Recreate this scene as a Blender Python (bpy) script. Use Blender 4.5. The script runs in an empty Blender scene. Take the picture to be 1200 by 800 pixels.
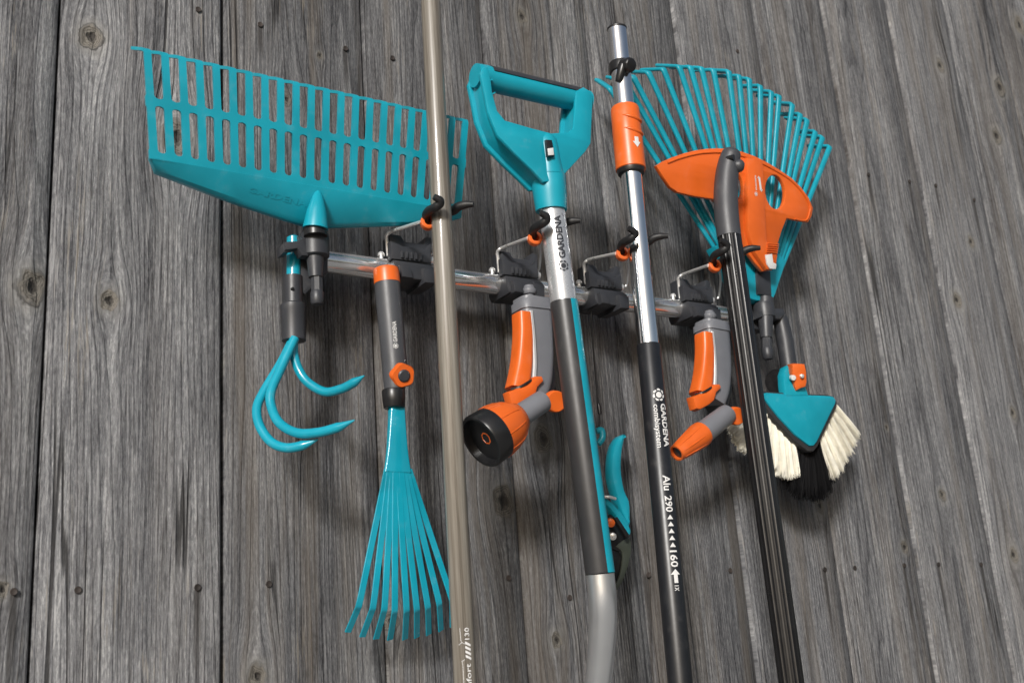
import bpy, bmesh, math, random
from mathutils import Vector, Matrix
rnd = random.Random(11)
V = Vector
scn = bpy.context.scene
COL = scn.collection

# ------------------------------------------------------------------ camera
# X runs along the wall to the right, Y into the wall, Z up; wall face at y = 0
FPX = 1296.0
Zc = V((-338, 4470, -FPX)).normalized()
Xc = V((2096, -217, -FPX)); Xc = (Xc - Zc * Xc.dot(Zc)).normalized()
Yc = Zc.cross(Xc)
R = Matrix((Xc, Yc, Zc))                       # camera axes -> world
CAM = V((0, 0, 1.7)) - (R @ V((0, 0, -1))) * 1.25
cam_d = bpy.data.cameras.new('camera'); cam = bpy.data.objects.new('camera', cam_d); COL.objects.link(cam)
cam_d.sensor_width = 36; cam_d.lens = FPX / 1200 * 36
cam_d.clip_start = 0.02; cam_d.clip_end = 100
cam.matrix_world = Matrix.Translation(CAM) @ R.to_4x4()
scn.camera = cam
cam_d.dof.use_dof = True; cam_d.dof.focus_distance = 1.16; cam_d.dof.aperture_fstop = 10

# ------------------------------------------------------------------ light
SUN_DIR = V((-0.95, -1.0, 0.55)).normalized()       # towards the sun: in front of the wall, left and above
elev = math.asin(SUN_DIR.z); azim = math.atan2(SUN_DIR.x, SUN_DIR.y)
world = bpy.data.worlds.new('World'); scn.world = world; world.use_nodes = True
wn = world.node_tree.nodes; wl = world.node_tree.links
bg = wn['Background']
sky = wn.new('ShaderNodeTexSky'); sky.sky_type = 'NISHITA'; sky.sun_disc = False
sky.sun_elevation = elev; sky.sun_rotation = azim; sky.dust_density = 3.0; sky.air_density = 1.0
hs = wn.new('ShaderNodeHueSaturation'); hs.inputs['Saturation'].default_value = 0.8
wl.new(sky.outputs[0], hs.inputs['Color']); wl.new(hs.outputs[0], bg.inputs[0])
bg.inputs[1].default_value = 0.068
sd = bpy.data.lights.new('sun', 'SUN'); sd.energy = 2.8; sd.angle = math.radians(10); sd.color = (1, .982, .96)
so = bpy.data.objects.new('sun', sd); COL.objects.link(so)
so.rotation_euler = SUN_DIR.to_track_quat('Z', 'Y').to_euler(); so.location = SUN_DIR * 5
scn.view_settings.view_transform = 'Standard'; scn.view_settings.look = 'None'
scn.view_settings.exposure = 0.3; scn.view_settings.gamma = 1.0

# ------------------------------------------------------------------ geometry helpers
def P(px, py, d):
    """point at distance d off the wall face seen at photo pixel (px, py)"""
    r = R @ V((px - 600, -(py - 400), -FPX))
    t = (-d - CAM.y) / r.y
    return CAM + r * t
CX, CY, CZ = R @ V((1, 0, 0)), R @ V((0, 1, 0)), R @ V((0, 0, 1))
def cdir(dx, dy, tow): return (CX * dx - CY * dy + CZ * tow).normalized()
UP = V((0, 0, 1)); OUT = V((0, -1, 0)); RIGHT = V((1, 0, 0))
BASE = {}
def thing(name, label, cat, loc, group=None):
    o = bpy.data.objects.new(name, None); COL.objects.link(o); o.location = loc
    o.empty_display_size = .02
    o['label'] = label; o['category'] = cat
    if group: o['group'] = group
    BASE[o.name] = V(loc); return o
def obj(name, vf, mat, parent, angle=40, label=None, bevel=0, seg=2):
    vs, fs = vf
    b = BASE[parent.name] if parent else V((0, 0, 0))
    me = bpy.data.meshes.new(name)
    me.from_pydata([tuple(V(v) - b) for v in vs], [], fs)
    bm = bmesh.new(); bm.from_mesh(me)
    bmesh.ops.remove_doubles(bm, verts=bm.verts, dist=1e-6)
    bmesh.ops.recalc_face_normals(bm, faces=bm.faces)
    if bevel:
        ed = [e for e in bm.edges if len(e.link_faces) == 2 and e.calc_face_angle(0) > .5]
        bmesh.ops.bevel(bm, geom=ed, offset=bevel, segments=seg, affect='EDGES', profile=.5, clamp_overlap=True)
    bm.to_mesh(me); bm.free()
    me.polygons.foreach_set('use_smooth', [True] * len(me.polygons))
    me.set_sharp_from_angle(angle=math.radians(angle))
    if mat: me.materials.append(mat)
    o = bpy.data.objects.new(name, me); COL.objects.link(o)
    if parent: o.parent = parent
    BASE[o.name] = b
    if label: o['label'] = label
    return o
def join(*vfs):
    vs, fs = [], []
    for v, f in vfs:
        n = len(vs); vs += list(v); fs += [tuple(i + n for i in q) for q in f]
    return vs, fs
def spline(pts, n=6):
    """Catmull-Rom through points (any dimension)"""
    pts = [V(p) for p in pts]
    if len(pts) < 3: return pts
    q = [pts[0] * 2 - pts[1]] + pts + [pts[-1] * 2 - pts[-2]]
    out = []
    for i in range(1, len(q) - 2):
        for k in range(n):
            t = k / n
            out.append(.5 * ((2 * q[i]) + (q[i + 1] - q[i - 1]) * t + (2 * q[i - 1] - 5 * q[i] + 4 * q[i + 1] - q[i + 2]) * t * t
                             + (3 * q[i] - q[i - 1] - 3 * q[i + 1] + q[i + 2]) * t ** 3))
    out.append(pts[-1]); return out
def sweep(pts, prof, ref=OUT, cap=True):
    """prof(i, s): list of (a, b) offsets, a to the side, b towards ref"""
    pts = [V(p) for p in pts]; n = len(pts)
    T = [(pts[min(i + 1, n - 1)] - pts[max(i - 1, 0)]).normalized() for i in range(n)]
    N = V(ref); N = (N - T[0] * N.dot(T[0])).normalized()
    vs, fs, m = [], [], 0
    for i in range(n):
        N = (N - T[i] * N.dot(T[i])).normalized(); B = T[i].cross(N)
        pr = prof(i, i / (n - 1)); m = len(pr)
        vs += [pts[i] + B * a + N * b for a, b in pr]
    for i in range(n - 1):
        for k in range(m):
            k2 = (k + 1) % m
            fs.append((i * m + k, i * m + k2, (i + 1) * m + k2, (i + 1) * m + k))
    if cap:
        fs.append(tuple(range(m))[::-1]); fs.append(tuple((n - 1) * m + k for k in range(m)))
    return vs, fs
def circ(a, b=None, n=20):
    b = a if b is None else b
    return [(a * math.cos(2 * math.pi * k / n), b * math.sin(2 * math.pi * k / n)) for k in range(n)]
def rrect(w, t, r, n=3):
    out = []
    for cx, cy, a0 in ((w - r, t - r, 0), (-w + r, t - r, 90), (-w + r, -t + r, 180), (w - r, -t + r, 270)):
        for k in range(n + 1):
            a = math.radians(a0 + 90 * k / n); out.append((cx + r * math.cos(a), cy + r * math.sin(a)))
    return out
def interp(tab, s):
    if not isinstance(tab, (list, tuple)): return tab
    x = s * (len(tab) - 1); i = min(int(x), len(tab) - 2); return tab[i] + (tab[i + 1] - tab[i]) * (x - i)
def tube(pts, r, n=20, ref=OUT, r2=None, cap=True):
    return sweep(pts, lambda i, s: circ(interp(r, s), interp(r2, s) if r2 is not None else None, n), ref, cap)
def lathe(o, ax, prof, n=28, ref=UP):
    """profile [(t, r)...] along axis ax from o"""
    ax = V(ax).normalized(); o = V(o)
    N = V(ref); N = (N - ax * N.dot(ax)); N = N.normalized() if N.length > .01 else ax.orthogonal().normalized()
    B = ax.cross(N); vs, fs = [], []
    for t, r in prof:
        vs += [o + ax * t + (B * math.cos(2 * math.pi * k / n) + N * math.sin(2 * math.pi * k / n)) * max(r, 1e-5) for k in range(n)]
    for i in range(len(prof) - 1):
        for k in range(n):
            k2 = (k + 1) % n; fs.append((i * n + k, i * n + k2, (i + 1) * n + k2, (i + 1) * n + k))
    fs.append(tuple(range(n))[::-1]); fs.append(tuple((len(prof) - 1) * n + k for k in range(n)))
    return vs, fs
def proj(p):
    q = R.transposed() @ (V(p) - CAM); return 600 + FPX * q.x / -q.z, 400 - FPX * q.y / -q.z
class Plane:
    def __init__(s, o, n=OUT, up=UP):
        s.o = V(o); s.n = V(n).normalized(); u = V(up); s.v = (u - s.n * u.dot(s.n)).normalized(); s.u = s.v.cross(s.n)
    def p(s, px, py):
        r = R @ V((px - 600, -(py - 400), -FPX)); t = (s.o - CAM).dot(s.n) / r.dot(s.n); return CAM + r * t
    def uv(s, px, py):
        q = s.p(px, py) - s.o; return V((q.dot(s.u), q.dot(s.v)))
    def w(s, u, v, h=0): return s.o + s.u * u + s.v * v + s.n * h
def wallplane(d): return Plane((0, -d, 1.7))
def slab(pl, outer, thick, holes=(), bevel=0.0008, inset=0, smooth=0, h=0):
    """outline(s) in photo pixels laid on plane pl, front at h, extruded back by thick, with real holes"""
    cu = bpy.data.curves.new('tmp', 'CURVE'); cu.dimensions = '2D'; cu.fill_mode = 'BOTH'
    cu.extrude = max(thick / 2 - bevel, 1e-5); cu.bevel_depth = bevel; cu.bevel_resolution = 1; cu.offset = -bevel - inset
    for loop in [outer] + list(holes):
        q = [pl.uv(*p) if not isinstance(p, Vector) else p for p in loop]
        if smooth:
            q = spline([q[-1]] + q + [q[0]], smooth)[smooth:-1]
            if (q[0] - q[-1]).length < 1e-6: q = q[:-1]
        sp = cu.splines.new('POLY'); sp.points.add(len(q) - 1); sp.use_cyclic_u = True
        for i, c in enumerate(q): sp.points[i].co = (c.x, c.y, 0, 1)
    ob = bpy.data.objects.new('tmp', cu); COL.objects.link(ob)
    dg = bpy.context.evaluated_depsgraph_get(); me = bpy.data.meshes.new_from_object(ob.evaluated_get(dg))
    vs = [pl.w(v.co.x, v.co.y, v.co.z - thick / 2 + h) for v in me.vertices]
    fs = [tuple(p.vertices) for p in me.polygons]
    bpy.data.objects.remove(ob); bpy.data.meshes.remove(me); bpy.data.curves.remove(cu)
    return vs, fs
def gridslab(rows, back):
    """front surface of rows of points, given thickness by the vector back"""
    n, m = len(rows), len(rows[0]); back = V(back)
    vs = [V(p) for r in rows for p in r]; k = len(vs); vs += [p + back for p in vs[:k]]; fs = []
    for i in range(n - 1):
        for j in range(m - 1):
            q = (i * m + j, i * m + j + 1, (i + 1) * m + j + 1, (i + 1) * m + j)
            fs.append(q); fs.append(tuple(x + k for x in q[::-1]))
    rim = [i for i in range(m)] + [i * m + m - 1 for i in range(1, n)] + [(n - 1) * m + j for j in range(m - 2, -1, -1)] + [i * m for i in range(n - 2, 0, -1)]
    for a, b in zip(rim, rim[1:] + rim[:1]): fs.append((a, a + k, b + k, b))
    return vs, fs
def box(c, u, v, w, a, b, d):
    u, v, w = V(u).normalized() * a / 2, V(v).normalized() * b / 2, V(w).normalized() * d / 2; c = V(c)
    vs = [c + u * i + v * j + w * k for i in (-1, 1) for j in (-1, 1) for k in (-1, 1)]
    return vs, [(0, 1, 3, 2), (4, 6, 7, 5), (0, 4, 5, 1), (2, 3, 7, 6), (0, 2, 6, 4), (1, 5, 7, 3)]
def text2d(s, size, bold=0.0):
    cu = bpy.data.curves.new('tmp', 'FONT'); cu.body = s; cu.size = size; cu.offset = bold; cu.resolution_u = 2
    ob = bpy.data.objects.new('tmp', cu); COL.objects.link(ob)
    me = bpy.data.meshes.new_from_object(ob.evaluated_get(bpy.context.evaluated_depsgraph_get()))
    r = [(v.co.x, v.co.y) for v in me.vertices], [tuple(p.vertices) for p in me.polygons]
    bpy.data.objects.remove(ob); bpy.data.meshes.remove(me); bpy.data.curves.remove(cu); return r
def logo2d(cx, cy, r):
    """ring of eight petals round a solid heart"""
    vs, fs = [], []
    n = 12; vs += [(cx + .48 * r * math.cos(2 * math.pi * k / n), cy + .48 * r * math.sin(2 * math.pi * k / n)) for k in range(n)]; fs.append(tuple(range(n)))
    for k in range(7):
        a0 = 2 * math.pi * k / 7; q = len(vs)
        for rr, aa in ((.66, 0), (.72, .33), (.66, .66), (.95, .78), (1.02, .45), (.9, .1)):
            a = a0 + aa; vs.append((cx + rr * r * math.cos(a), cy + rr * r * math.sin(a)))
        fs.append(tuple(range(q, q + 6)))
    return vs, fs
def shift2d(m, dx, dy): return [(x + dx, y + dy) for x, y in m[0]], m[1]
def fit2d(m, length, height):
    xs = [p[0] for p in m[0]]; ys = [p[1] for p in m[0]]
    sx, sy = length / (max(xs) - min(xs)), height / (max(ys) - min(ys))
    return [((x - min(xs)) * sx, (y - min(ys)) * sy) for x, y in m[0]], m[1]
def wrap(m2d, A, Bp, r0, r1, th0, run_up, lift=.00035):
    """flat print m2d (x along, y across) wrapped on the round shaft A(lower)->Bp(upper); x=0 at A if it runs up, at Bp if down"""
    vs2, fs = m2d; me = bpy.data.meshes.new('tmp'); me.from_pydata([(x, y, 0) for x, y in vs2], [], fs)
    bm = bmesh.new(); bm.from_mesh(me); ys = [y for x, y in vs2]; k = 7
    for i in range(1, k):
        y = min(ys) + (max(ys) - min(ys)) * i / k
        bmesh.ops.bisect_plane(bm, geom=bm.verts[:] + bm.edges[:] + bm.faces[:], plane_co=(0, y, 0), plane_no=(0, 1, 0))
    A, Bp = V(A), V(Bp); L = (Bp - A).length; a = (Bp - A) / L
    e1 = CAM - A; e1 = (e1 - a * e1.dot(a)).normalized(); e2 = a.cross(e1)
    vs = []
    for v in bm.verts:
        x, y = v.co.x, v.co.y
        s = x if run_up else L - x
        r = r0 + (r1 - r0) * s / L + lift
        th = th0 + (-y if run_up else y) / r
        vs.append(A + a * s + (e1 * math.cos(th) + e2 * math.sin(th)) * r)
    bm.verts.index_update(); fs = [tuple(v.index for v in f.verts) for f in bm.faces]
    bm.free(); bpy.data.meshes.remove(me); return vs, fs
def flat(m2d, pl, o, ux, lift=.0003):
    """flat print on plane pl, origin o (world), x along ux"""
    ux = V(ux).normalized(); uy = pl.n.cross(ux)
    return [V(o) + ux * x + uy * y + pl.n * lift for x, y in m2d[0]], m2d[1]

# ------------------------------------------------------------------ materials
class NB:
    def __init__(s, mat): s.t = mat.node_tree; s.n = s.t.nodes; s.l = s.t.links
    def put(s, sock, v):
        if isinstance(v, bpy.types.NodeSocket): s.l.new(v, sock)
        else: sock.default_value = v
    def m(s, op, a, b=None, c=None, clamp=False):
        n = s.n.new('ShaderNodeMath'); n.operation = op; n.use_clamp = clamp
        for i, v in enumerate((a, b, c)):
            if v is not None: s.put(n.inputs[i], v)
        return n.outputs[0]
    def xyz(s, x, y, z):
        n = s.n.new('ShaderNodeCombineXYZ')
        for i, v in enumerate((x, y, z)): s.put(n.inputs[i], v)
        return n.outputs[0]
    def noise(s, vec, scale=1, detail=2, rough=.5):
        n = s.n.new('ShaderNodeTexNoise'); s.l.new(vec, n.inputs['Vector'])
        n.inputs['Scale'].default_value = scale; n.inputs['Detail'].default_value = detail; n.inputs['Roughness'].default_value = rough
        return n.outputs[0]
    def ramp(s, f, stops, interp='LINEAR'):
        n = s.n.new('ShaderNodeValToRGB'); s.l.new(f, n.inputs[0]); e = n.color_ramp.elements; n.color_ramp.interpolation = interp
        e[0].position, e[0].color = stops[0][0], (*stops[0][1], 1); e[1].position, e[1].color = stops[-1][0], (*stops[-1][1], 1)
        for p, c in stops[1:-1]: q = e.new(p); q.color = (*c, 1)
        return n.outputs[0]
    def mix(s, f, a, b):
        n = s.n.new('ShaderNodeMix'); n.data_type = 'RGBA'; s.put(n.inputs[0], f)
        for i, v in ((6, a), (7, b)):
            s.put(n.inputs[i], v if isinstance(v, bpy.types.NodeSocket) else (*v, 1))
        return n.outputs[2]
    def sstep(s, v, a, b):
        n = s.n.new('ShaderNodeMapRange'); n.interpolation_type = 'SMOOTHSTEP'; s.put(n.inputs[0], v)
        n.inputs[1].default_value = a; n.inputs[2].default_value = b; return n.outputs[0]
def new_mat(name):
    m = bpy.data.materials.new(name); m.use_nodes = True; return m, NB(m), m.node_tree.nodes['Principled BSDF']
def plastic(name, col, rough=.38, var=.06, grain=.0, metallic=0, coat=0, scale=60, spec=.5, dust=.05):
    m, b, p = new_mat(name); g = b.n.new('ShaderNodeTexCoord').outputs['Object']
    n1 = b.noise(g, scale, 4, .6); n2 = b.noise(g, scale * .25, 3, .6)
    dark = tuple(c * (1 - var * 2) for c in col); light = tuple(min(1, c * (1 + var) + var * .02) for c in col)
    c = b.mix(b.sstep(n2, .3, .7), dark, light)
    c = b.mix(b.m('MULTIPLY', b.sstep(n1, .55, .8), dust), c, (.42, .40, .37))
    b.l.new(c, p.inputs['Base Color']); b.l.new(b.m('MULTIPLY_ADD', n1, .18, rough - .09), p.inputs['Roughness'])
    p.inputs['Metallic'].default_value = metallic; p.inputs['Coat Weight'].default_value = coat; p.inputs['Specular IOR Level'].default_value = spec
    bu = b.n.new('ShaderNodeBump'); bu.inputs['Distance'].default_value = .0003; bu.inputs['Strength'].default_value = (.12 + grain) * (.08 if metallic else 1)
    b.l.new(b.noise(g, 900 if grain else 140, 2), bu.inputs['Height']); b.l.new(bu.outputs[0], p.inputs['Normal'])
    return m
M = {}
M['teal'] = plastic('teal_plastic', (.006, .305, .405), .36, dust=.10)
M['teal_paint'] = plastic('teal_enamel', (.005, .305, .42), .24, coat=.4, dust=.08)
M['orange'] = plastic('orange_plastic', (.70, .125, .016), .36, dust=.08)
M['grey'] = plastic('grey_plastic', (.060, .063, .071), .42, grain=.15)
M['midgrey'] = plastic('mid_grey_plastic', (.165, .172, .192), .42, grain=.1)
M['palegrey'] = plastic('pale_grey_plastic', (.42, .43, .44), .35)
M['dark'] = plastic('dark_grey_plastic', (.034, .036, .042), .42, grain=.1)
M['black'] = plastic('black_plastic', (.012, .012, .013), .33)
M['rubber'] = plastic('black_rubber', (.010, .010, .011), .5, grain=.2)
M['alu'] = plastic('polished_aluminium', (.90, .91, .92), .13, var=.03, metallic=1, dust=0)
M['satin'] = plastic('satin_aluminium', (.80, .82, .84), .32, var=.02, metallic=.9, dust=0)
M['silverpaint'] = plastic('silver_lacquer', (.56, .57, .59), .28, var=.03, metallic=.6, dust=0)
M['steel'] = plastic('bright_steel', (.78, .78, .77), .3, var=.04, metallic=.6, dust=0)
M['blacktube'] = plastic('black_anodised_tube', (.011, .012, .015), .36)
M['charcoal'] = plastic('charcoal_sleeve', (.030, .030, .032), .42)
M['ribbed'] = plastic('fluted_black_plastic', (.008, .008, .009), .30, spec=.5, dust=.01)
M['grip'] = plastic('dark_soft_grip', (.050, .052, .059), .45, grain=.15)
M['hair'] = plastic('black_bristle', (.006, .006, .007), .75, spec=.15, dust=0)
M['rail'] = plastic('chromed_rail', (.88, .89, .90), .17, var=.03, metallic=.86, dust=0)
M['white'] = plastic('white_print', (.66, .66, .655), .5, var=.02)
M['navy'] = plastic('dark_print', (.02, .022, .03), .5, var=.02)
M['cream'] = plastic('cream_bristle', (.92, .89, .78), .6, var=.06, scale=300, dust=0)
M['blade'] = plastic('coated_blade', (.06, .07, .055), .35)
M['rust'] = plastic('rusty_iron', (.035, .026, .022), .7, var=.3)
M['glass'] = plastic('dark_lens', (.045, .028, .022), .22, coat=.1)
def pole_wood():
    m, b, p = new_mat('lacquered_ash'); g = b.n.new('ShaderNodeTexCoord').outputs['Object']
    s = b.n.new('ShaderNodeSeparateXYZ'); b.l.new(g, s.inputs[0])
    v = b.xyz(b.m('MULTIPLY', s.outputs[0], 260), b.m('MULTIPLY', s.outputs[1], 260), b.m('MULTIPLY', s.outputs[2], 2.2))
    n1 = b.noise(v, 1, 3, .6)
    v2 = b.xyz(b.m('MULTIPLY', s.outputs[0], 900), b.m('MULTIPLY', s.outputs[1], 900), b.m('MULTIPLY', s.outputs[2], 30))
    n2 = b.noise(v2, 1, 2)
    f = b.m('ADD', b.m('MULTIPLY', n1, .75), b.m('MULTIPLY', n2, .25))
    c = b.ramp(f, [(.32, (.075, .064, .050)), (.45, (.145, .127, .104)), (.56, (.20, .182, .154)), (.70, (.28, .26, .228))])
    b.l.new(c, p.inputs['Base Color']); p.inputs['Roughness'].default_value = .34; p.inputs['Coat Weight'].default_value = .35; p.inputs['Coat Roughness'].default_value = .06
    return m
M['polewood'] = pole_wood()

def wood(idx, x0, knots, nails, shade, brown, ringamt=.2):
    """weathered board: x0 its middle; knots (x, z, r, kind); nails (x, z, streak)"""
    m, b, p = new_mat('weathered_board')
    pos = b.n.new('ShaderNodeNewGeometry').outputs['Position']
    s = b.n.new('ShaderNodeSeparateXYZ'); b.l.new(pos, s.inputs[0]); x, z = s.outputs[0], s.outputs[2]
    seed = idx * 7.31
    xl = b.m('SUBTRACT', x, x0)
    # wobble, so that grain and knots are never ruled
    wob = b.noise(b.xyz(b.m('MULTIPLY', x, 10), seed, b.m('MULTIPLY', z, 2.0)), 1, 3)
    u = b.m('ADD', xl, b.m('MULTIPLY', b.m('SUBTRACT', wob, .5), .006))
    rmin = None
    for kx, kz, kr, kind in knots:
        dx = b.m('SUBTRACT', x, kx); dz = b.m('SUBTRACT', z, kz)
        # grain parts round the knot
        q = b.m('ADD', b.m('POWER', b.m('ABSOLUTE', b.m('DIVIDE', dx, kr * 2.0)), 2.0), b.m('POWER', b.m('ABSOLUTE', b.m('DIVIDE', dz, kr * 4.5)), 2.0))
        e = b.m('POWER', 2.718, b.m('MULTIPLY', q, -1))
        u = b.m('SUBTRACT', u, b.m('MULTIPLY', dx, b.m('MULTIPLY', e, .85)))
        wr = b.m('MULTIPLY', b.m('SUBTRACT', b.noise(b.xyz(b.m('MULTIPLY', dx, 1.2 / kr), seed, b.m('MULTIPLY', dz, 1.0 / kr)), 1, 3), .5), 1.1)
        r = b.m('ADD', b.m('SQRT', b.m('ADD', b.m('POWER', b.m('ABSOLUTE', b.m('DIVIDE', dx, kr)), 2.0), b.m('POWER', b.m('ABSOLUTE', b.m('DIVIDE', dz, kr * 1.3)), 2.0))), wr)
        rmin = r if rmin is None else b.m('MINIMUM', rmin, r)
    # growth rings: contour lines of a long slow field, arches and stripes
    g1 = b.noise(b.xyz(b.m('MULTIPLY', u, 11), seed + 3, b.m('MULTIPLY', z, .75)), 1, 1.5)
    g2 = b.noise(b.xyz(b.m('MULTIPLY', u, 50), seed + 9, b.m('MULTIPLY', z, 2.5)), 1, 2)
    gfield = b.m('ADD', b.m('MULTIPLY', u, 130.0), b.m('ADD', b.m('MULTIPLY', g1, 22.0), b.m('MULTIPLY', g2, 1.4)))
    ring = b.m('FRACT', gfield); late = b.m('MULTIPLY', b.sstep(ring, .55, .95), b.m('SUBTRACT', 1.0, b.sstep(ring, .96, 1.0)))
    fib = b.noise(b.xyz(b.m('MULTIPLY', u, 520), seed, b.m('MULTIPLY', z, 17)), 1, 5, .72)
    fine = b.noise(b.xyz(b.m('MULTIPLY', u, 900), seed + 5, b.m('MULTIPLY', z, 170)), 1, 3, .7)
    thread = b.noise(b.xyz(b.m('MULTIPLY', u, 330), seed + 11, b.m('MULTIPLY', z, 3.5)), 1, 3, .6)
    streak = b.noise(b.xyz(b.m('MULTIPLY', u, 85), seed + 1, b.m('MULTIPLY', z, 1.1)), 1, 3, .6)
    band = b.noise(b.xyz(b.m('MULTIPLY', u, 26), seed + 21, b.m('MULTIPLY', z, .45)), 1, 2, .5)
    patch = b.noise(b.xyz(b.m('MULTIPLY', u, 22), seed + 2, b.m('MULTIPLY', z, 5)), 1, 5, .65)
    val = b.m('ADD', b.m('MULTIPLY', b.m('SUBTRACT', fib, .5), 1.35), .5)
    for n_, a_ in ((fine, 1.15), (thread, .50), (streak, .40), (band, .85), (patch, .62)):
        val = b.m('ADD', val, b.m('MULTIPLY', b.m('SUBTRACT', n_, .5), a_))
    val = b.m('SUBTRACT', val, b.m('MULTIPLY', b.m('SUBTRACT', late, .3), ringamt))
    k = shade
    c = b.ramp(val, [(.0, (.012 * k, .012 * k, .014 * k)), (.24, (.056 * k, .057 * k, .062 * k)), (.5, (.112 * k, .113 * k, .119 * k)),
                     (.76, (.19 * k, .192 * k, .198 * k)), (1, (.34 * k, .34 * k, .34 * k))])
    # bare pale fibres and dark pits, short strokes along the grain
    fl = b.noise(b.xyz(b.m('MULTIPLY', u, 470), seed + 31, b.m('MULTIPLY', z, 22)), 1, 2, .5)
    fa = b.noise(b.xyz(b.m('MULTIPLY', u, 30), seed + 33, b.m('MULTIPLY', z, 4)), 1, 4, .6)
    flm = b.m('MULTIPLY', b.sstep(fl, .55, .68), b.sstep(fa, .36, .66))
    ft = b.noise(b.xyz(b.m('MULTIPLY', u, 60), seed + 35, b.m('MULTIPLY', z, 7)), 1, 2, .5)
    c = b.mix(b.m('MULTIPLY', flm, .50), c, b.mix(b.sstep(ft, .5, .66), (.30 * k, .30 * k, .305 * k), (.30 * k, .265 * k, .215 * k)))
    pit = b.noise(b.xyz(b.m('MULTIPLY', u, 400), seed + 37, b.m('MULTIPLY', z, 30)), 1, 2, .5)
    c = b.mix(b.m('MULTIPLY', b.sstep(pit, .42, .30), .5), c, (.022 * k, .022 * k, .024 * k))
    bn = b.noise(b.xyz(b.m('MULTIPLY', u, 40), seed + 6, b.m('MULTIPLY', z, 1.6)), 1, 3, .6)
    c = b.mix(b.m('MULTIPLY', b.sstep(bn, .46, .68), brown), c, (.135 * k, .112 * k, .088 * k))
    # weather checks: long hairline cracks
    cn = b.noise(b.xyz(b.m('MULTIPLY', u, 60), seed + 8, b.m('MULTIPLY', z, .9)), 1, 1)
    ca = b.m('ABSOLUTE', b.m('SUBTRACT', cn, .5))
    cm = b.sstep(b.noise(b.xyz(b.m('MULTIPLY', u, 9), seed + 4, b.m('MULTIPLY', z, 2.5)), 1, 2), .53, .64)
    crack = b.m('MULTIPLY', b.m('SUBTRACT', 1.0, b.sstep(ca, .004, .016)), cm)
    c = b.mix(b.m('MULTIPLY', crack, .85), c, (.012, .011, .011))
    h = b.m('ADD', b.m('MULTIPLY', fib, .9), b.m('MULTIPLY', late, .55))
    h = b.m('SUBTRACT', h, b.m('MULTIPLY', crack, 1.2))
    if rmin is not None:
        inner = b.m('SUBTRACT', 1.0, b.sstep(rmin, .75, 1.05)); halo = b.m('SUBTRACT', 1.0, b.sstep(rmin, .9, 2.1))
        kr = b.m('FRACT', b.m('MULTIPLY', rmin, 5.5))
        kc = b.mix(b.sstep(b.m('ADD', kr, b.m('MULTIPLY', b.m('SUBTRACT', fine, .5), 1.6)), .2, 1.1), (.16 * k, .148 * k, .128 * k), (.075 * k, .066 * k, .056 * k))
        kc = b.mix(b.m('SUBTRACT', 1.0, b.sstep(rmin, .15, .45)), kc, (.03, .026, .022))
        c = b.mix(b.m('MULTIPLY', halo, b.m('MULTIPLY', patch, .8)), c, (.23 * k, .222 * k, .205 * k))
        c = b.mix(b.m('MULTIPLY', b.m('SUBTRACT', 1.0, b.sstep(b.m('ABSOLUTE', b.m('SUBTRACT', rmin, 1.0)), .02, .16)), b.m('MULTIPLY', b.sstep(patch, .42, .62), .8)), c, (.035, .032, .030))
        c = b.mix(b.m('MULTIPLY', inner, .95), c, kc)
        h = b.m('ADD', h, b.m('MULTIPLY', inner, b.m('MULTIPLY', kr, .7)))
        h = b.m('SUBTRACT', h, b.m('MULTIPLY', b.m('SUBTRACT', 1.0, b.sstep(rmin, .1, .4)), 1.5))
    for nx, nz, st in nails:                       # rust washed down below a nail
        if not st: continue
        dx = b.m('ABSOLUTE', b.m('SUBTRACT', b.m('ADD', x, b.m('MULTIPLY', b.m('SUBTRACT', wob, .5), .006)), nx)); dz = b.m('SUBTRACT', nz, z)
        f = b.m('MULTIPLY', b.m('SUBTRACT', 1.0, b.sstep(dx, .0014, .0045)), b.m('MULTIPLY', b.sstep(dz, -.004, .004), b.m('SUBTRACT', 1.0, b.sstep(dz, .02, st))))
        c = b.mix(b.m('MULTIPLY', f, b.m('ADD', .25, fib)), c, (.026, .023, .021))
    b.l.new(c, p.inputs['Base Color']); p.inputs['Roughness'].default_value = .78; p.inputs['Specular IOR Level'].default_value = .35
    bu = b.n.new('ShaderNodeBump'); bu.inputs['Distance'].default_value = .0016; bu.inputs['Strength'].default_value = .75
    b.l.new(h, bu.inputs['Height']); b.l.new(bu.outputs[0], p.inputs['Normal'])
    return m

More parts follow.
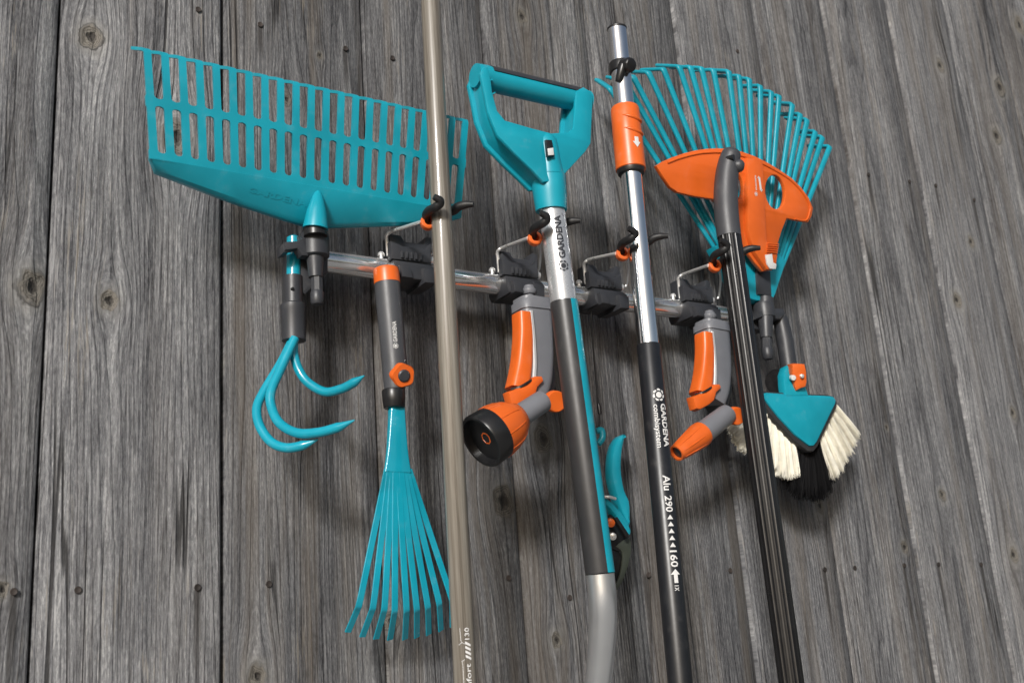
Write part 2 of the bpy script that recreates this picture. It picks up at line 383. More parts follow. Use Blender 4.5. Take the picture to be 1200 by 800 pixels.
# ------------------------------------------------------------------ plank wall
gm, gb, gp = new_mat('pale_paving')
gn = gb.noise(gb.n.new('ShaderNodeNewGeometry').outputs['Position'], 6, 6, .65)
gb.l.new(gb.ramp(gn, [(.3, (.24, .235, .22)), (.7, (.36, .35, .33))]), gp.inputs['Base Color']); gp.inputs['Roughness'].default_value = .9
gr_ = obj('ground', ([(-6, .02, 0), (6, .02, 0), (6, -9, 0), (-6, -9, 0)], [(0, 1, 2, 3)]), gm, None); gr_['kind'] = 'structure'  # unseen pale ground sheet, added to bounce fill light onto tools and metal
Z0, Z1 = .01, 2.95
wall = thing('plank_wall', 'weathered grey wall of upright wooden planks with knots and nails behind the tools', 'wall', (0, 0, Z0)); wall['kind'] = 'structure'
knot_px = [(107, 43, 13, 0), (128, 352, 11, 0), (38, 335, 17, 0), (206, 160, 17, 0), (336, 116, 7, 0), (375, 65, 4, 0), (636, 513, 15, 0), (590, 587, 17, 0),
           (652, 749, 8, 0), (611, 20, 8, 0), (460, 727, 9, 0), (302, 792, 12, 0), (3, 690, 8, 0), (720, 100, 5, 0), (1101, 78, 7, 0), (1172, 103, 9, 0), (1168, 160, 8, 0),
           (1137, 284, 6, 0), (1121, 352, 8, 0), (960, 592, 9, 0), (1061, 640, 6, 0), (1187, 650, 8, 0), (1104, 580, 6, 0), (1186, 484, 6, 0), (1195, 30, 10, 0), (350, 515, 4, 0), (1040, 500, 3, 0)]
nail_px = [(91, 691, 0), (231, 688, .1), (315, 684, 0), (595, 677, .0), (856, 668, .0), (965, 667, .12), (1002, 665, 0), (1060, 662, .16), (1099, 661, .16), (1149, 661, .17), (16, 693, .12),
           (232, 12, 0), (305, 29, .05), (405, 57, .07), (459, 69, .0), (1017, 205, .12), (1065, 213, .12), (1095, 218, .09), (1140, 235, .11), (863, 61, 0), (666, 700, 0), (760, 673, .1)]
seams = [-.492 + .1615 * k for k in range(-5, 17)]
seams = [s + rnd.uniform(-.0015, .0015) for s in seams]
K = [(P(x, y, 0), r) for x, y, r, _ in knot_px]; NL = [(P(x, y, 0), s) for x, y, s in nail_px]
def pxsize(p): return -(R.transposed() @ (p - CAM)).z / FPX          # metres per photo pixel at p
back = obj('backing_board', box((.55, .034, (Z0 + Z1) / 2), RIGHT, OUT, UP, 3.6, .01, Z1 - Z0), plastic('old_tarred_board', (.02, .018, .016), .9), wall)
for i in range(len(seams) - 1):
    a, c = seams[i], seams[i + 1]
    gl = .0018 if abs(a + .331) < .01 else rnd.uniform(.0009, .0013); gr = .0018 if abs(c + .331) < .01 else rnd.uniform(.0009, .0013)
    lip = rnd.uniform(.013, .018); dp = rnd.uniform(.008, .010); oy = rnd.uniform(-.0020, .0020)
    if gl > .001: dp = .0035
    ks = [(p.x, p.z, r * pxsize(p) * 1.0, 0) for p, r in K if a <= p.x < c]
    ns = [(p.x, p.z, s) for p, s in NL if a <= p.x < c]
    mat = wood(i, (a + c) / 2, ks, ns, rnd.uniform(.95, 1.05) * (1.16 if c < -.32 else .86 if c < .33 else 1.02), .12 if c < -.32 else .5 if c < .33 else .3, rnd.uniform(.16, .28))
    bl, br = rnd.uniform(.010, .014), rnd.uniform(.014, .019); dl, dr = rnd.uniform(.0026, .0036), rnd.uniform(.0036, .0050)
    if abs(a + .331) < .01: bl, dl = .005, .0012
    if abs(c + .331) < .01: br, dr = .005, .0015
    prof = [(a + gl, .026), (a + gl, dl + .0012), (a + gl + .0012, dl), (a + bl, .0010), (a + bl + .006, 0), (a + .05, -.0008), (c - .055, -.0008), (c - br, 0),
            (c - br + .0012, .0005), (c - gr - .0012, dr), (c - gr, dr + .0012), (c - gr, .026)]
    vs, fs, m = [], [], len(prof); nz = 19
    jx = 0
    for k in range(nz + 1):
        z = Z0 + (Z1 - Z0) * k / nz; jx = jx * .6 + rnd.uniform(-.0010, .0010)
        for q, (xx, yy) in enumerate(prof):
            e = jx if 3 <= q <= 4 else (-jx if 7 <= q <= 8 else 0)
            vs.append((xx + e, yy + oy, z))
    for k in range(nz):
        for q in range(m):
            q2 = (q + 1) % m; fs.append((k * m + q, k * m + q2, (k + 1) * m + q2, (k + 1) * m + q))
    fs.append(tuple(range(m))); fs.append(tuple(nz * m + q for q in range(m)))
    pk = obj('plank', (vs, fs), mat, wall, angle=50)
    for nx, nz_, st in ns:
        obj('nail', lathe((nx, oy - .0008, nz_), OUT, [(0, .0028), (.0012, .0032), (.0017, .0027), (.0012, .0012), (.0012, 0)], 12), M['rust'], pk)

# ------------------------------------------------------------------ rail with its four holders
D_R = .05
rail0, rail1 = P(372, 305.5, D_R), P(905, 376, D_R); rail1.z = rail0.z = (P(439, 314, D_R).z + P(783, 361, D_R).z) / 2
rail = thing('tool_rail', 'chrome rail with four grey clip-on tool holders across the plank wall', 'tool rail', (rail0 + rail1) / 2)
obj('rail_tube', tube([rail0, rail1], .0112, 32, OUT), M['rail'], rail)
RZ = rail0.z
w06, w068, w074 = wallplane(.058), wallplane(.068), wallplane(.073)
def bracket():
    body = join(slab(w06, [(458, 274), (470, 276), (474, 283), (497, 286), (500, 277), (506, 279), (506, 312), (459, 306)], .02, bevel=.001),
                slab(w068, [(458, 282), (472, 288), (498, 291), (505, 285), (506, 308), (459, 303)], .010, bevel=.0015),
                slab(w074, [(462, 304), (505, 310), (511, 314), (511, 332), (497, 332), (495, 328), (466, 325), (463, 318)], .040, bevel=.002),
                slab(wallplane(.079), [(497, 313), (512, 316), (512, 332), (498, 331)], .03, bevel=.002),
                slab(wallplane(.079), [(469, 310), (481, 312), (485, 326), (472, 324)], .03, bevel=.002),
                *[slab(wallplane(.0705), [(x, 293.5 + (x - 470) * .13), (x + 2, 293.8 + (x - 470) * .13), (x + 2, 301.5 + (x - 470) * .13), (x, 301.2 + (x - 470) * .13)], .004, bevel=.0004) for x in (471, 476.5, 482, 487.5, 493)])
    o = obj('bracket', body, M['dark'], rail)
    s0 = P(447, 305, D_R); s0 = V((s0.x, -D_R, RZ + .010))
    obj('screw', lathe(s0, UP, [(0, .0022), (.004, .0022), (.0045, .0038), (.007, .0036), (.0088, .0022), (.0092, 0)], 16), M['steel'], o)
    obj('bolt', lathe(P(505, 305, .060), RIGHT, [(-.004, .004), (.002, .004), (.003, .003), (.003, 0)], 12, OUT), M['steel'], o)
    return o
def holder_arm(o, sx, sy, rx, ry):
    """the sprung wire, its orange ring and the two rubber fingers, from the screw's and the ring's place"""
    def a(x, y, d): return P(sx + x, sy + y, d)
    def g(x, y, d): return P(rx + x, ry + y, d)
    wire = join(tube(spline([a(8, 2, .052), a(6.5, -14, .054), a(6, -21, .056), a(8, -24.5, .060), a(14, -27.5, .068), g(-7, -1, .125)]), .0019, 10),
                tube(spline([g(6, 1, .125), g(7.5, 17, .085), g(6, 33, .062), g(4, 38, .058)]), .0015, 10))
    obj('wire_arm', wire, M['steel'], o)
    obj('ring', lathe(g(.5, 0, .127), cdir(.25, -.35, .85), [(-.004, .0042), (-.004, .0068), (-.001, .0078), (.003, .0074), (.004, .0062), (.004, .0042), (-.004, .0042)], 24), M['orange'], o)
    f1 = tube(spline([g(-1, -2, .125), g(-1.5, -9, .132), g(2, -14, .142), g(9.5, -18, .153), g(14.5, -22.5, .158), g(14, -26.5, .160), g(7.5, -30.5, .160)], 6), [.0040, .0043, .0045, .0045, .0043, .0040, .0030], 14)
    f2 = tube(spline([g(2, -3, .122), g(13, -9, .118), g(23, -12, .118), g(30, -14, .122), g(36, -18.5, .128), g(44, -21, .134), g(54, -21.5, .140)], 6), [.0036, .0036, .0040, .0046, .0048, .0045, .0040, .0026], 14)
    obj('hook_finger', f1, M['rubber'], o); obj('hook_finger', f2, M['rubber'], o)
b0 = bracket()
X0 = P(447, 298, D_R).x
holders = [b0]
for sx, sy in ((577, 317), (678.5, 331), (789, 348)):
    nb = b0.copy(); COL.objects.link(nb); nb.parent = rail; nb.location = V((P(sx, sy, D_R).x - X0, 0, 0)); BASE[nb.name] = BASE[b0.name] + nb.location
    for ch in list(b0.children):
        cc = ch.copy(); COL.objects.link(cc); cc.parent = nb
    holders.append(nb)
for o, a_ in zip(holders, ((447, 298, 501, 261), (577, 317, 626, 280), (678.5, 331, 729, 298), (789, 348, 837, 312))):
    holder_arm(o, *a_)
# end clamps
def tz(px, y0, y1, d, r, n=24, **k): return tube([P(px, y0, d), P(px + (y1 - y0) * .04, y1, d)], r, n, **k)
cl = join(lathe(P(369.5, 303, .078), UP, [(0, .011), (.002, .0135), (.021, .0138), (.025, .0128), (.026, .009)], 28),
          slab(wallplane(.085), [(334, 283), (350, 282), (358, 277), (362, 300), (354, 299), (349, 291), (334, 293)], .012, bevel=.0015),
          slab(wallplane(.083), [(331.5, 286), (339, 285), (339, 295), (332, 296)], .018, bevel=.0015),
          slab(wallplane(.066), [(352, 276), (385, 280), (385, 318), (358, 345), (352, 342)], .05, bevel=.002),
          tube([P(348, 288, .066), P(360, 288, .066)], .009, 16))
obj('end_clamp', cl, M['dark'], rail)
cr = join(lathe(P(897, 374, .078), UP, [(0, .010), (.002, .0125), (.016, .0130), (.020, .012), (.021, .008)], 28),
          slab(wallplane(.085), [(893, 358), (906, 361), (918, 361), (921, 367), (915, 374), (903, 373), (892, 371)], .016, bevel=.002),
          slab(wallplane(.066), [(880, 352), (906, 356), (908, 380), (895, 388), (880, 384)], .05, bevel=.002))
obj('end_clamp', cr, M['dark'], rail)

# ------------------------------------------------------------------ wide leaf rake (turquoise, slotted)
tl = math.radians(14)
rn = V((0, -math.cos(tl), -math.sin(tl)))
RP = Plane(P(372, 226, .092), rn)
tlc, trc = RP.uv(167, 56), RP.uv(550.5, 140); blc, brc = RP.uv(175.5, 186), RP.uv(541, 246)
rk = thing('leaf_rake', 'wide turquoise plastic rake head with two rows of slots at upper left', 'rake', P(370, 268, .09))
yt = (tlc.y + trc.y) / 2; yb = (blc.y + brc.y) / 2
cxt = (tlc.x + trc.x) / 2; cxb = (blc.x + brc.x) / 2; wt = (trc.x - tlc.x); wb = (brc.x - blc.x)
print('rake', tlc, trc, blc, brc)
NT = 22
ym = yb + (yt - yb) * .52
def edge_x(i, y):
    t = (y - yb) / (yt - yb); w = wb + (wt - wb) * t; c = cxb + (cxt - cxb) * t
    pitch = w / (NT - .45); return c - w / 2 + pitch * (i + .275), pitch
BAR = .0031
def tine_strip(i):
    ys = [yb - .001, yb + .0055, yb + .0059, yb + .0068, yb + .0085, ym - BAR - .0026, ym - BAR - .0010, ym - BAR - .0004, ym - BAR, ym + BAR, ym + BAR + .0004, ym + BAR + .0010, ym + BAR + .0026, yt - .03, yt - .004]
    hw = [1, 1, .76, .57, .47, .46, .56, .75, 1, 1, .75, .55, .44, .42, .41]
    pts, ws = [], []
    for y, h in zip(ys, hw):
        x, pi_ = edge_x(i, y); pts.append((x, y)); ws.append(pi_ / 2 * h - 1e-5)
    rows = []
    for (x, y), w in zip(pts, ws):
        wl, wr = (w, w)
        if i == 0 : wl = min(w, pi_ * .28)
        if i == NT - 1: wr = min(w, pi_ * .28)
        rows.append((x - wl, x + wr, y))
    th = .0032
    vs, fs = [], []
    for xa, xb, y in rows:
        vs += [RP.w(xa, y, 0), RP.w(xb, y, 0), RP.w(xb, y, -th), RP.w(xa, y, -th)]
    # tip bent back to the wall
    xa, xb, y = rows[-1]
    ctr = RP.w((xa + xb) / 2, y, 0); cp = proj(ctr); dcor = -ctr.y
    gap = proj(RP.w(edge_x(i, yt)[0] + edge_x(i, yt)[1], y, 0))[0] - cp[0]
    tv = P(cp[0] - gap * .80, cp[1] - gap * .80 * .06 - 1.2, dcor - .026) - ctr
    for f_, lift in ((.06, .0032), (.2, .0040), (1.0, .0040)):
        o_ = tv * f_ + RP.v * lift * (1 if f_ < 1 else .9)
        A_, B_ = RP.w(xa, y, 0) + o_, RP.w(xb - (xb - xa) * (0 if f_ < 1 else .3), y, 0) + o_
        vs += [A_, B_, B_ - RP.v * .0030, A_ - RP.v * .0030]
    n = len(vs) // 4
    for k in range(n - 1):
        for q in range(4):
            q2 = (q + 1) % 4; fs.append((k * 4 + q, k * 4 + q2, k * 4 + 4 + q2, k * 4 + 4 + q))
    fs.append((0, 1, 2, 3)); fs.append(tuple(n * 4 - 4 + q for q in range(4)))
    return vs, fs
for i in range(NT):
    obj('tine', tine_strip(i), M['teal'], rk, angle=30)
ts = [k / 14 for k in range(15)]
def pl_lerp(tab, t):
    for (a, p), (b_, q) in zip(tab, tab[1:]):
        if a <= t <= b_: f = (t - a) / (b_ - a); return (p[0] + (q[0] - p[0]) * f, p[1] + (q[1] - p[1]) * f)
    return tab[-1][1]
xl0, xr0 = edge_x(0, yb)[0] - edge_x(0, yb)[1] * .28, edge_x(NT - 1, yb)[0] + edge_x(NT - 1, yb)[1] * .28
bot = [(0, (182.5, 202)), (.25, (270, 236)), (.49, (357, 265)), (.56, (382, 267)), (.8, (460, 264.5)), (.97, (534, 262)), (1, (540, 256))]
lowp = Plane(RP.w(0, 0, -.012), RP.n)
r0 = [RP.w(xl0 + (xr0 - xl0) * t, yb, .0006) for t in ts]
r2 = [lowp.p(*pl_lerp(bot, t)) for t in ts]
r1 = [a + (b_ - a) * .86 + RP.n * .002 for a, b_ in zip(r0, r2)]
obj('body', gridslab([r0, r1, r2], -RP.n * .009), M['teal'], rk, angle=25, bevel=.0008)
emb = fit2d(text2d('GARDENA', .02, .0006), 1.0, 1.0)
def on_body(x, y):                       # lies on the sloping body, a third of the way in from its left end
    t = (4.1 + 2.6 * x); k = int(t); f = t - k
    hi_, lo_ = r0[k].lerp(r0[k + 1], f), r1[k].lerp(r1[k + 1], f)
    return lo_.lerp(hi_, .34 + .20 * y) + RP.n * .00055
obj('embossed_lettering', ([on_body(x, y) for x, y in emb[0]], emb[1]), M['teal'], rk)
obj('socket', join(tube([P(373, 222, .088), P(372.2, 232, .092), P(371, 248, .092), P(369.5, 268, .090)], [.0015, .0055, .0095, .0122], 28)), M['teal'], rk)
obj('collar', tz(369.3, 264, 277, .088, .0112), M['black'], rk)
obj('connector', join(tube([P(369, 300, .08), P(369.5, 312, .08), P(370, 325, .08)], [.0085, .0075, .0068], 20), tube([P(371, 322, .08), P(371.5, 343, .08)], .0058, 8),
                      lathe(P(371.5, 342, .08), -UP, [(-.001, .0055), (.001, .0064), (.006, .0066), (.010, .0064), (.0125, .0052), (.013, 0)], 20)), M['dark'], rk)

# ------------------------------------------------------------------ three-pronged hand cultivator
cu_ = thing('hand_cultivator', 'turquoise three-pronged hand cultivator with dark sleeve below the wide rake', 'cultivator', P(344, 400, .06))
obj('shaft', tube([P(344, 276, .062), P(344, 279, .062), P(344, 326, .062)], [.003, .0066, .0068], 20), M['teal_paint'], cu_)
obj('sleeve', join(tube([P(343.5, 324, .062), P(344.2, 362, .062)], .0088, 24),
                   lathe(P(344.5, 400, .062), UP, [(0, .0080), (.0006, .0112), (.029, .0117), (.031, .0123), (.0355, .0123), (.037, .0108), (.037, .008)], 28)), M['dark'], cu_, angle=30)
obj('screw', lathe(P(343, 338, .0714), OUT, [(-.002, .0015), (.0006, .0014), (.001, 0)], 12), M['black'], cu_)
prongs = [[(344, 396, .064), (330, 424, .062), (309, 459, .062), (301, 478, .064), (304, 498, .070), (317, 517, .080), (335, 524.5, .092), (355, 521.5, .104), (373, 514.5, .114)],
          [(345.5, 396, .070), (329, 431.5, .070), (317.5, 459, .072), (318.5, 478, .076), (328, 496, .086), (348, 507, .102), (373, 506.5, .120), (396, 500.5, .136), (415.6, 492, .150)],
          [(344, 398, .064), (344.5, 416, .064), (351, 435, .066), (362, 449, .072), (381, 459, .084), (400, 455.5, .098), (414, 448.5, .110), (427, 440, .122)]]
for pr in prongs:
    q = spline([P(*a) for a in pr], 6); n = len(q)
    obj('prong', sweep(q, lambda i, s: circ(.0044 * min(1, .12 + (1 - s) * 7), .0044 * min(1, .12 + (1 - s) * 7), 16)), M['teal_paint'], cu_)

# ------------------------------------------------------------------ small fan hand rake
fr = thing('flower_rake', 'small turquoise hand rake with flat fanned tines, grey handle and orange cap', 'hand rake', P(455, 330, .075))
ha, hb = P(453.8, 332, .075), P(462.5, 428, .075)
obj('handle', tube([ha, ha.lerp(hb, .5), hb, P(463, 444, .075), P(462.5, 459, .075)], [.0128, .0126, .0124, .0118, .0096], 32), M['grey'], fr)
obj('end_cap', lathe(ha, ha - hb, [(-.0002, .0131), (.012, .0129), (.0150, .0121), (.0162, .0100), (.0162, 0)], 32), M['orange'], fr)
kc, kax = P(470.5, 439.5, .084), cdir(.45, .05, .9)
dial = []
pr_ = [(.0, .0105), (.006, .0105), (.0085, .009)]
kv, kf = lathe(kc, kax, [(-.008, .0095), (-.006, .0115), (.004, .0118), (.0065, .0105), (.0065, .0058), (.0055, .0056), (.0055, 0)], 40, UP)
for i, v in enumerate(kv):
    k = i % 40; rr = v - kc; ax_ = kax * rr.dot(kax); rad = rr - ax_
    if .006 < rad.length: kv[i] = kc + ax_ + rad * (1 + .055 * math.cos(k / 40 * 2 * math.pi * 5))
obj('dial', (kv, kf), M['orange'], fr, angle=35)
obj('dial_hub', lathe(kc, kax, [(.004, .0062), (.0075, .0060), (.0085, .0048), (.0085, 0)], 20), M['dark'], fr)
obj('collar', lathe(P(462, 478, .075), UP, [(0, .0096), (.0008, .0104), (.010, .0112), (.0165, .0114), (.018, .0108), (.0185, .009)], 28), M['black'], fr)
sh = spline([P(464.5, 474, .075), P(465, 500, .076), P(465.5, 530, .077), P(466, 553, .077)], 5)
obj('neck', sweep(sh, lambda i, s: rrect(.0076 + .0066 * s ** 1.6, .0046 - .0026 * s, .0018)), M['teal_paint'], fr)
tips = [(38, 670), (75, 682), (110, 687), (145, 689), (183, 688), (213, 683), (243, 676), (274, 666), (303, 655)]
bend = [(66, 605), (102, 609), (131, 613), (157, 616), (187, 614), (213, 612), (241, 606), (270, 598), (302, 588)]
for k in range(9):
    f = lambda q: (390 + q[0] / 2.162, 430 + q[1] / 2.162)
    t0 = (453.5 + 26 * k / 8, 550.0); t1 = f(bend[k]); t2 = f(tips[k])
    bow = .077 - .006 * ((k - 4) / 4) ** 2
    q = [P(*t0, .0775 + .0002 * (k % 2)), P(t0[0] * .66 + t1[0] * .34, t0[1] * .66 + t1[1] * .34, bow), P(t0[0] * .3 + t1[0] * .7, t0[1] * .3 + t1[1] * .7, bow - .002), P(t1[0] * .97 + t0[0] * .03, t1[1] * .97 + t0[1] * .03, bow - .006), P(t1[0] * .8 + t2[0] * .2, t1[1] * .8 + t2[1] * .2, bow - .012), P(*t2, .042)]
    obj('tine', sweep(spline(q, 4), lambda i, s: rrect(.0031, .0009, .0004, 1)), M['teal_paint'], fr)
lg = join(fit2d(text2d('GARDENA', .01, .0002), .021, .0042)); lg = (lg[0], lg[1])
m2 = join(shift2d(lg, .0062, 0), logo2d(.0024, .0021, .0028))
obj('lettering', wrap(m2, P(459.5, 412, .075), hb.lerp(ha, 1), .0124, .0128, .48, True), M['white'], fr)

# ------------------------------------------------------------------ poles
D_P = .138
A0, A1 = P(549.5, 880, D_P), P(504.5, 1.5, D_P)
wp = thing('wooden_pole', 'long tan varnished wooden handle, leftmost pole held on the rail', 'pole', A0)
ax = (A1 - A0).normalized()
obj('shaft', tube([A0, A1 - ax * .004, A1 - ax * .001, A1], [.0101, .0100, .0098, .0096], 40), M['polewood'], wp, bevel=.0012)
b780 = A0.lerp(A1, .09)
def axis_at(y, a, b_):   # lower point on shaft axis showing at photo height y
    lo, hi = 0., 1.
    for _ in range(40):
        mid = (lo + hi) / 2; q = R.transposed() @ (a.lerp(b_, mid) - CAM); yy = 400 - FPX * q.y / -q.z
        if yy > y: lo = mid
        else: hi = mid
    return a.lerp(b_, lo)
def pr2(*m): return join(*m)
def poly2(pts): return list(pts), [tuple(range(len(pts)))]
def line2(pts, w):
    out = []
    for (x0, y0), (x1, y1) in zip(pts, pts[1:]):
        l = math.hypot(x1 - x0, y1 - y0); nx, ny = -(y1 - y0) / l * w / 2, (x1 - x0) / l * w / 2
        out.append(poly2([(x0 + nx, y0 + ny), (x0 - nx, y0 - ny), (x1 - nx, y1 - ny), (x1 + nx, y1 + ny)]))
    return join(*out)
s0 = axis_at(822, A0, A1); mm = (axis_at(740, A0, A1) - axis_at(800, A0, A1)).length / 60
comfort = fit2d(text2d('comfort', .01, .0001), 44 * mm, 6.5 * mm)
n130 = shift2d(fit2d(text2d('130', .01, .0001), 14 * mm, 6 * mm), 72 * mm, 0)
zz = join(*[poly2([((48 + 5.2 * k) * mm, -1 * mm), ((51 + 5.2 * k) * mm, -1 * mm), ((54.5 + 5.2 * k) * mm, 6 * mm), ((51.5 + 5.2 * k) * mm, 6 * mm)]) for k in range(4)])
ln = join(line2([(0, 10 * mm), (44 * mm, 10 * mm), (47 * mm, 11 * mm), (49 * mm, 7 * mm)], .5 * mm), line2([(66 * mm, 14 * mm), (69 * mm, 10 * mm), (72 * mm, 11 * mm), (86 * mm, 11.5 * mm)], .5 * mm), line2([(69 * mm, 10 * mm), (67 * mm, 6 * mm)], .5 * mm))
obj('lettering', wrap(join(comfort, n130, zz, ln), s0, A1, .0101, .0099, .55, True), M['white'], wp)

# D-handled shaft
dh = thing('spade_handle', 'silver and charcoal shaft with turquoise D-shaped grip and turquoise stripe', 'spade handle', P(701, 860, .08))
S0, S1, S2 = P(645.5, 238, D_P), P(660.5, 354, D_P), P(703.2, 672, D_P)
obj('upper_tube', tube([S0, S1], .0137, 36), M['silverpaint'], dh)
obj('sleeve', tube([S1, S1.lerp(S2, .01), S2.lerp(S1, .005), S2], [.0138, .0141, .0141, .0141, .0139], 36), M['charcoal'], dh)
low = spline([S2, P(706, 700, .136), P(706.5, 725, .130), P(704.5, 762, .118), P(701, 800, .104), P(694, 850, .084), P(684, 910, .06)], 6)
obj('lower_tube', tube(low, [.0137, .0136, .0134, .0130, .0128], 36), M['satin'], dh)
axd = (S1 - S2).normalized(); e1 = CAM - S1; e1 = (e1 - axd * e1.dot(axd)).normalized(); e2 = axd.cross(e1)
sv, sf = [], []
na = 10
for q, t in ((S1, .003), (S2, -.0005)):
    for k in range(na + 1):
        th = math.radians(33 + 55 * k / na); sv.append(q + (e1 * math.cos(th) + e2 * math.sin(th)) * .01440)
    for k in range(na + 1):
        th = math.radians(33 + 55 * (na - k) / na); sv.append(q + (e1 * math.cos(th) + e2 * math.sin(th)) * .0136)
m_ = 2 * (na + 1)
for k in range(m_): sf.append((k, (k + 1) % m_, m_ + (k + 1) % m_, m_ + k))
sf += [tuple(range(m_)), tuple(range(m_, 2 * m_))]
obj('stripe', (sv, sf), M['teal'], dh)
# grip
DF = wallplane(.155)
outl = [(566, 79), (571, 78), (575, 90), (577, 108), (583, 130), (592, 141), (623, 150), (646, 156), (666, 155), (672, 150), (674, 126), (676, 106), (684, 102), (692, 107), (695, 112), (692.5, 168), (686, 178), (661, 205), (657, 212), (637, 213), (624, 199), (606, 182), (583, 158), (572, 130), (567, 104), (563, 86)]
out2 = outl[:17] + [(663, 203), (656, 211), (637, 212), (624, 199), (606, 182)] + outl[-4:]
plate = join(slab(DF, outl, .005, bevel=.0012), slab(DF, out2, .026, inset=.0042, bevel=.0005, h=-.003), slab(DF, out2, .005, bevel=.0012, h=-.025))
ribs = []
for (x0, y0), (x1, y1) in (((566.5, 101), (570, 100)), ((569, 117), (573, 115)), ((580, 153), (585, 150)), ((596, 172), (601, 167)), ((608, 184), (613, 179)), ((619, 195), (624, 192))):
    a_, b_ = P(x0, y0, .141), P(x1, y1, .141); ribs.append(box((a_ + b_) / 2, b_ - a_, OUT, UP, (b_ - a_).length, .026, .0016))
spine = join(lathe(P(639.5, 168, .1465), P(643, 205, .143) - P(639.5, 168, .1465), [(-.011, 0), (-.0105, .004), (-.008, .0085), (-.003, .0118), (.004, .0130), (.02, .0142), (.034, .0160), (.036, .0165)], 32), tube([P(639.5, 196, .1415), P(642.5, 209, .1405), P(644.5, 228, .1395), P(646, 247, D_P)], [.0150, .0186, .0178, .0163], 32))
obj('d_frame', join(plate, *ribs), M['teal'], dh, angle=30)
obj('socket', spine, M['teal'], dh)
g0, g1 = P(568.5, 92, .141), P(688, 120, .141)
obj('grip_bar', tube([g0, g1], .0128, 32, OUT), M['teal'], dh)
obj('grip_eye', lathe(P(556.5, 88.5, .141), g1 - g0, [(0, .0085), (0, .0125), (.012, .0132), (.018, .0128), (.018, .0085), (.004, .0085), (.004, 0)], 32), M['teal'], dh)
gd = (g1 - g0).normalized(); gu = (UP - gd * UP.dot(gd)).normalized(); gn = gu.cross(gd) ; gn = gn if gn.y < 0 else -gn
sv, sf = [], []
for q in (g0.lerp(g1, .03), g0.lerp(g1, .95)):
    for k in range(13):
        th = math.radians(14 + 126 * k / 12); sv.append(q + (gn * math.cos(th) + gu * math.sin(th)) * .0141)
    for k in range(13):
        th = math.radians(14 + 126 * (12 - k) / 12); sv.append(q + (gn * math.cos(th) + gu * math.sin(th)) * .0118)
for k in range(26): sf.append((k, (k + 1) % 26, 26 + (k + 1) % 26, 26 + k))
sf += [tuple(range(26)), tuple(range(26, 52))]
obj('grip_pad', (sv, sf), M['dark'], dh)
wpl = wallplane(.1622)
obj('window', slab(wpl, [(640, 163.5), (647, 164), (650, 183), (642, 183)], .004, bevel=.0006), M['black'], dh)
obj('tag', slab(wallplane(.1630), [(642, 174), (648.4, 173), (649.4, 181.5), (643, 182)], .002, bevel=.0003), M['white'], dh)
d1 = axis_at(322, S1, S0); mm = (axis_at(262, S1, S0) - axis_at(318, S1, S0)).length / 56
lg = join(shift2d(fit2d(text2d('GARDENA', .01, .00035), 50 * mm, 8.2 * mm), 14 * mm, 0), logo2d(5.5 * mm, 4.1 * mm, 6.2 * mm))
obj('lettering', wrap(lg, d1, S0, .0137, .0137, .62, True), M['navy'], dh)

# telescopic pole
T0, T1, T2 = P(723, 36, D_P), P(759.8, 404, D_P), P(803, 860, D_P)
tp = thing('telescopic_pole', 'telescopic aluminium and black pole with orange twist sleeve and dark knob near top', 'pole', T2)
obj('inner_tube', tube([T1, T0], .0114, 40), M['alu'], tp)
td = (T0 - T1).normalized()
obj('end_plug', lathe(T0, td, [(-.001, .0110), (.0005, .0119), (.0022, .0117), (.0024, .008), (.0024, 0)], 32), M['black'], tp)
obj('outer_tube', tube([T2, T1 - td * .0008, T1], [.0122, .0124, .0127, .0122], 40), M['blacktube'], tp)
sl0, sl1 = axis_at(200, T1, T0), axis_at(127, T1, T0); L = (sl1 - sl0).length
vv, ff = lathe(sl0, td, [(0, .0154), (.001, .0168), (L * .55, .0166), (L * .57, .0166), (L * .97, .0161), (L, .0152), (L, .0113)], 40)
obj('twist_sleeve', (vv, ff), M['orange'], tp, angle=30)
for y in (143, 158):
    c0 = axis_at(y, T1, T0); e1 = CAM - c0; e1 = (e1 - td * e1.dot(td)).normalized(); e2 = td.cross(e1)
    q = [c0 + (e1 * math.cos(th) + e2 * math.sin(th)) * .0162 - td * .003 * math.sin((th - .1) * 1.5) for th in [math.radians(-12 + 130 * k / 14) for k in range(15)]]
    obj('grip_ridge', tube(q, [.0004, .0020, .0022, .0022, .0020, .0004], 10, td), M['orange'], tp)
obj('sleeve_ring', lathe(axis_at(205, T1, T0), td, [(0, .0114), (.001, .0146), (.005, .0158), (.0075, .0158), (.0075, .0114)], 32), M['black'], tp)
ar = poly2([(0, -2.6), (0, 2.6), (6, 2.6), (6, 5.2), (13, 0), (6, -5.2), (6, -2.6)]); mm = .00098
ar = ([(x * mm, y * mm) for x, y in ar[0]], ar[1])
obj('arrow_mark', wrap(ar, sl0, axis_at(168, T1, T0), .0168, .0168, .60, False, .0004), M['white'], tp)
kb = axis_at(80, T1, T0); kd = cdir(.55, .05, .8)
obj('knob', join(lathe(kb + cdir(.3, 0, .95) * .008, kd, [(-.004, .008), (.007, .0090), (.012, .0086), (.0145, .0070), (.0145, 0)], 10), tube([axis_at(95, T1, T0) + cdir(-.4, .3, .9) * .013, kb + cdir(.1, 0, 1) * .014], [.004, .006], 14), tube([kb - td * .006, kb + td * .006], .0132, 28)), M['black'], tp, bevel=.0007)
mm = (axis_at(460, T2, T1) - axis_at(528, T2, T1)).length / 68
t_top = axis_at(459, T2, T1)
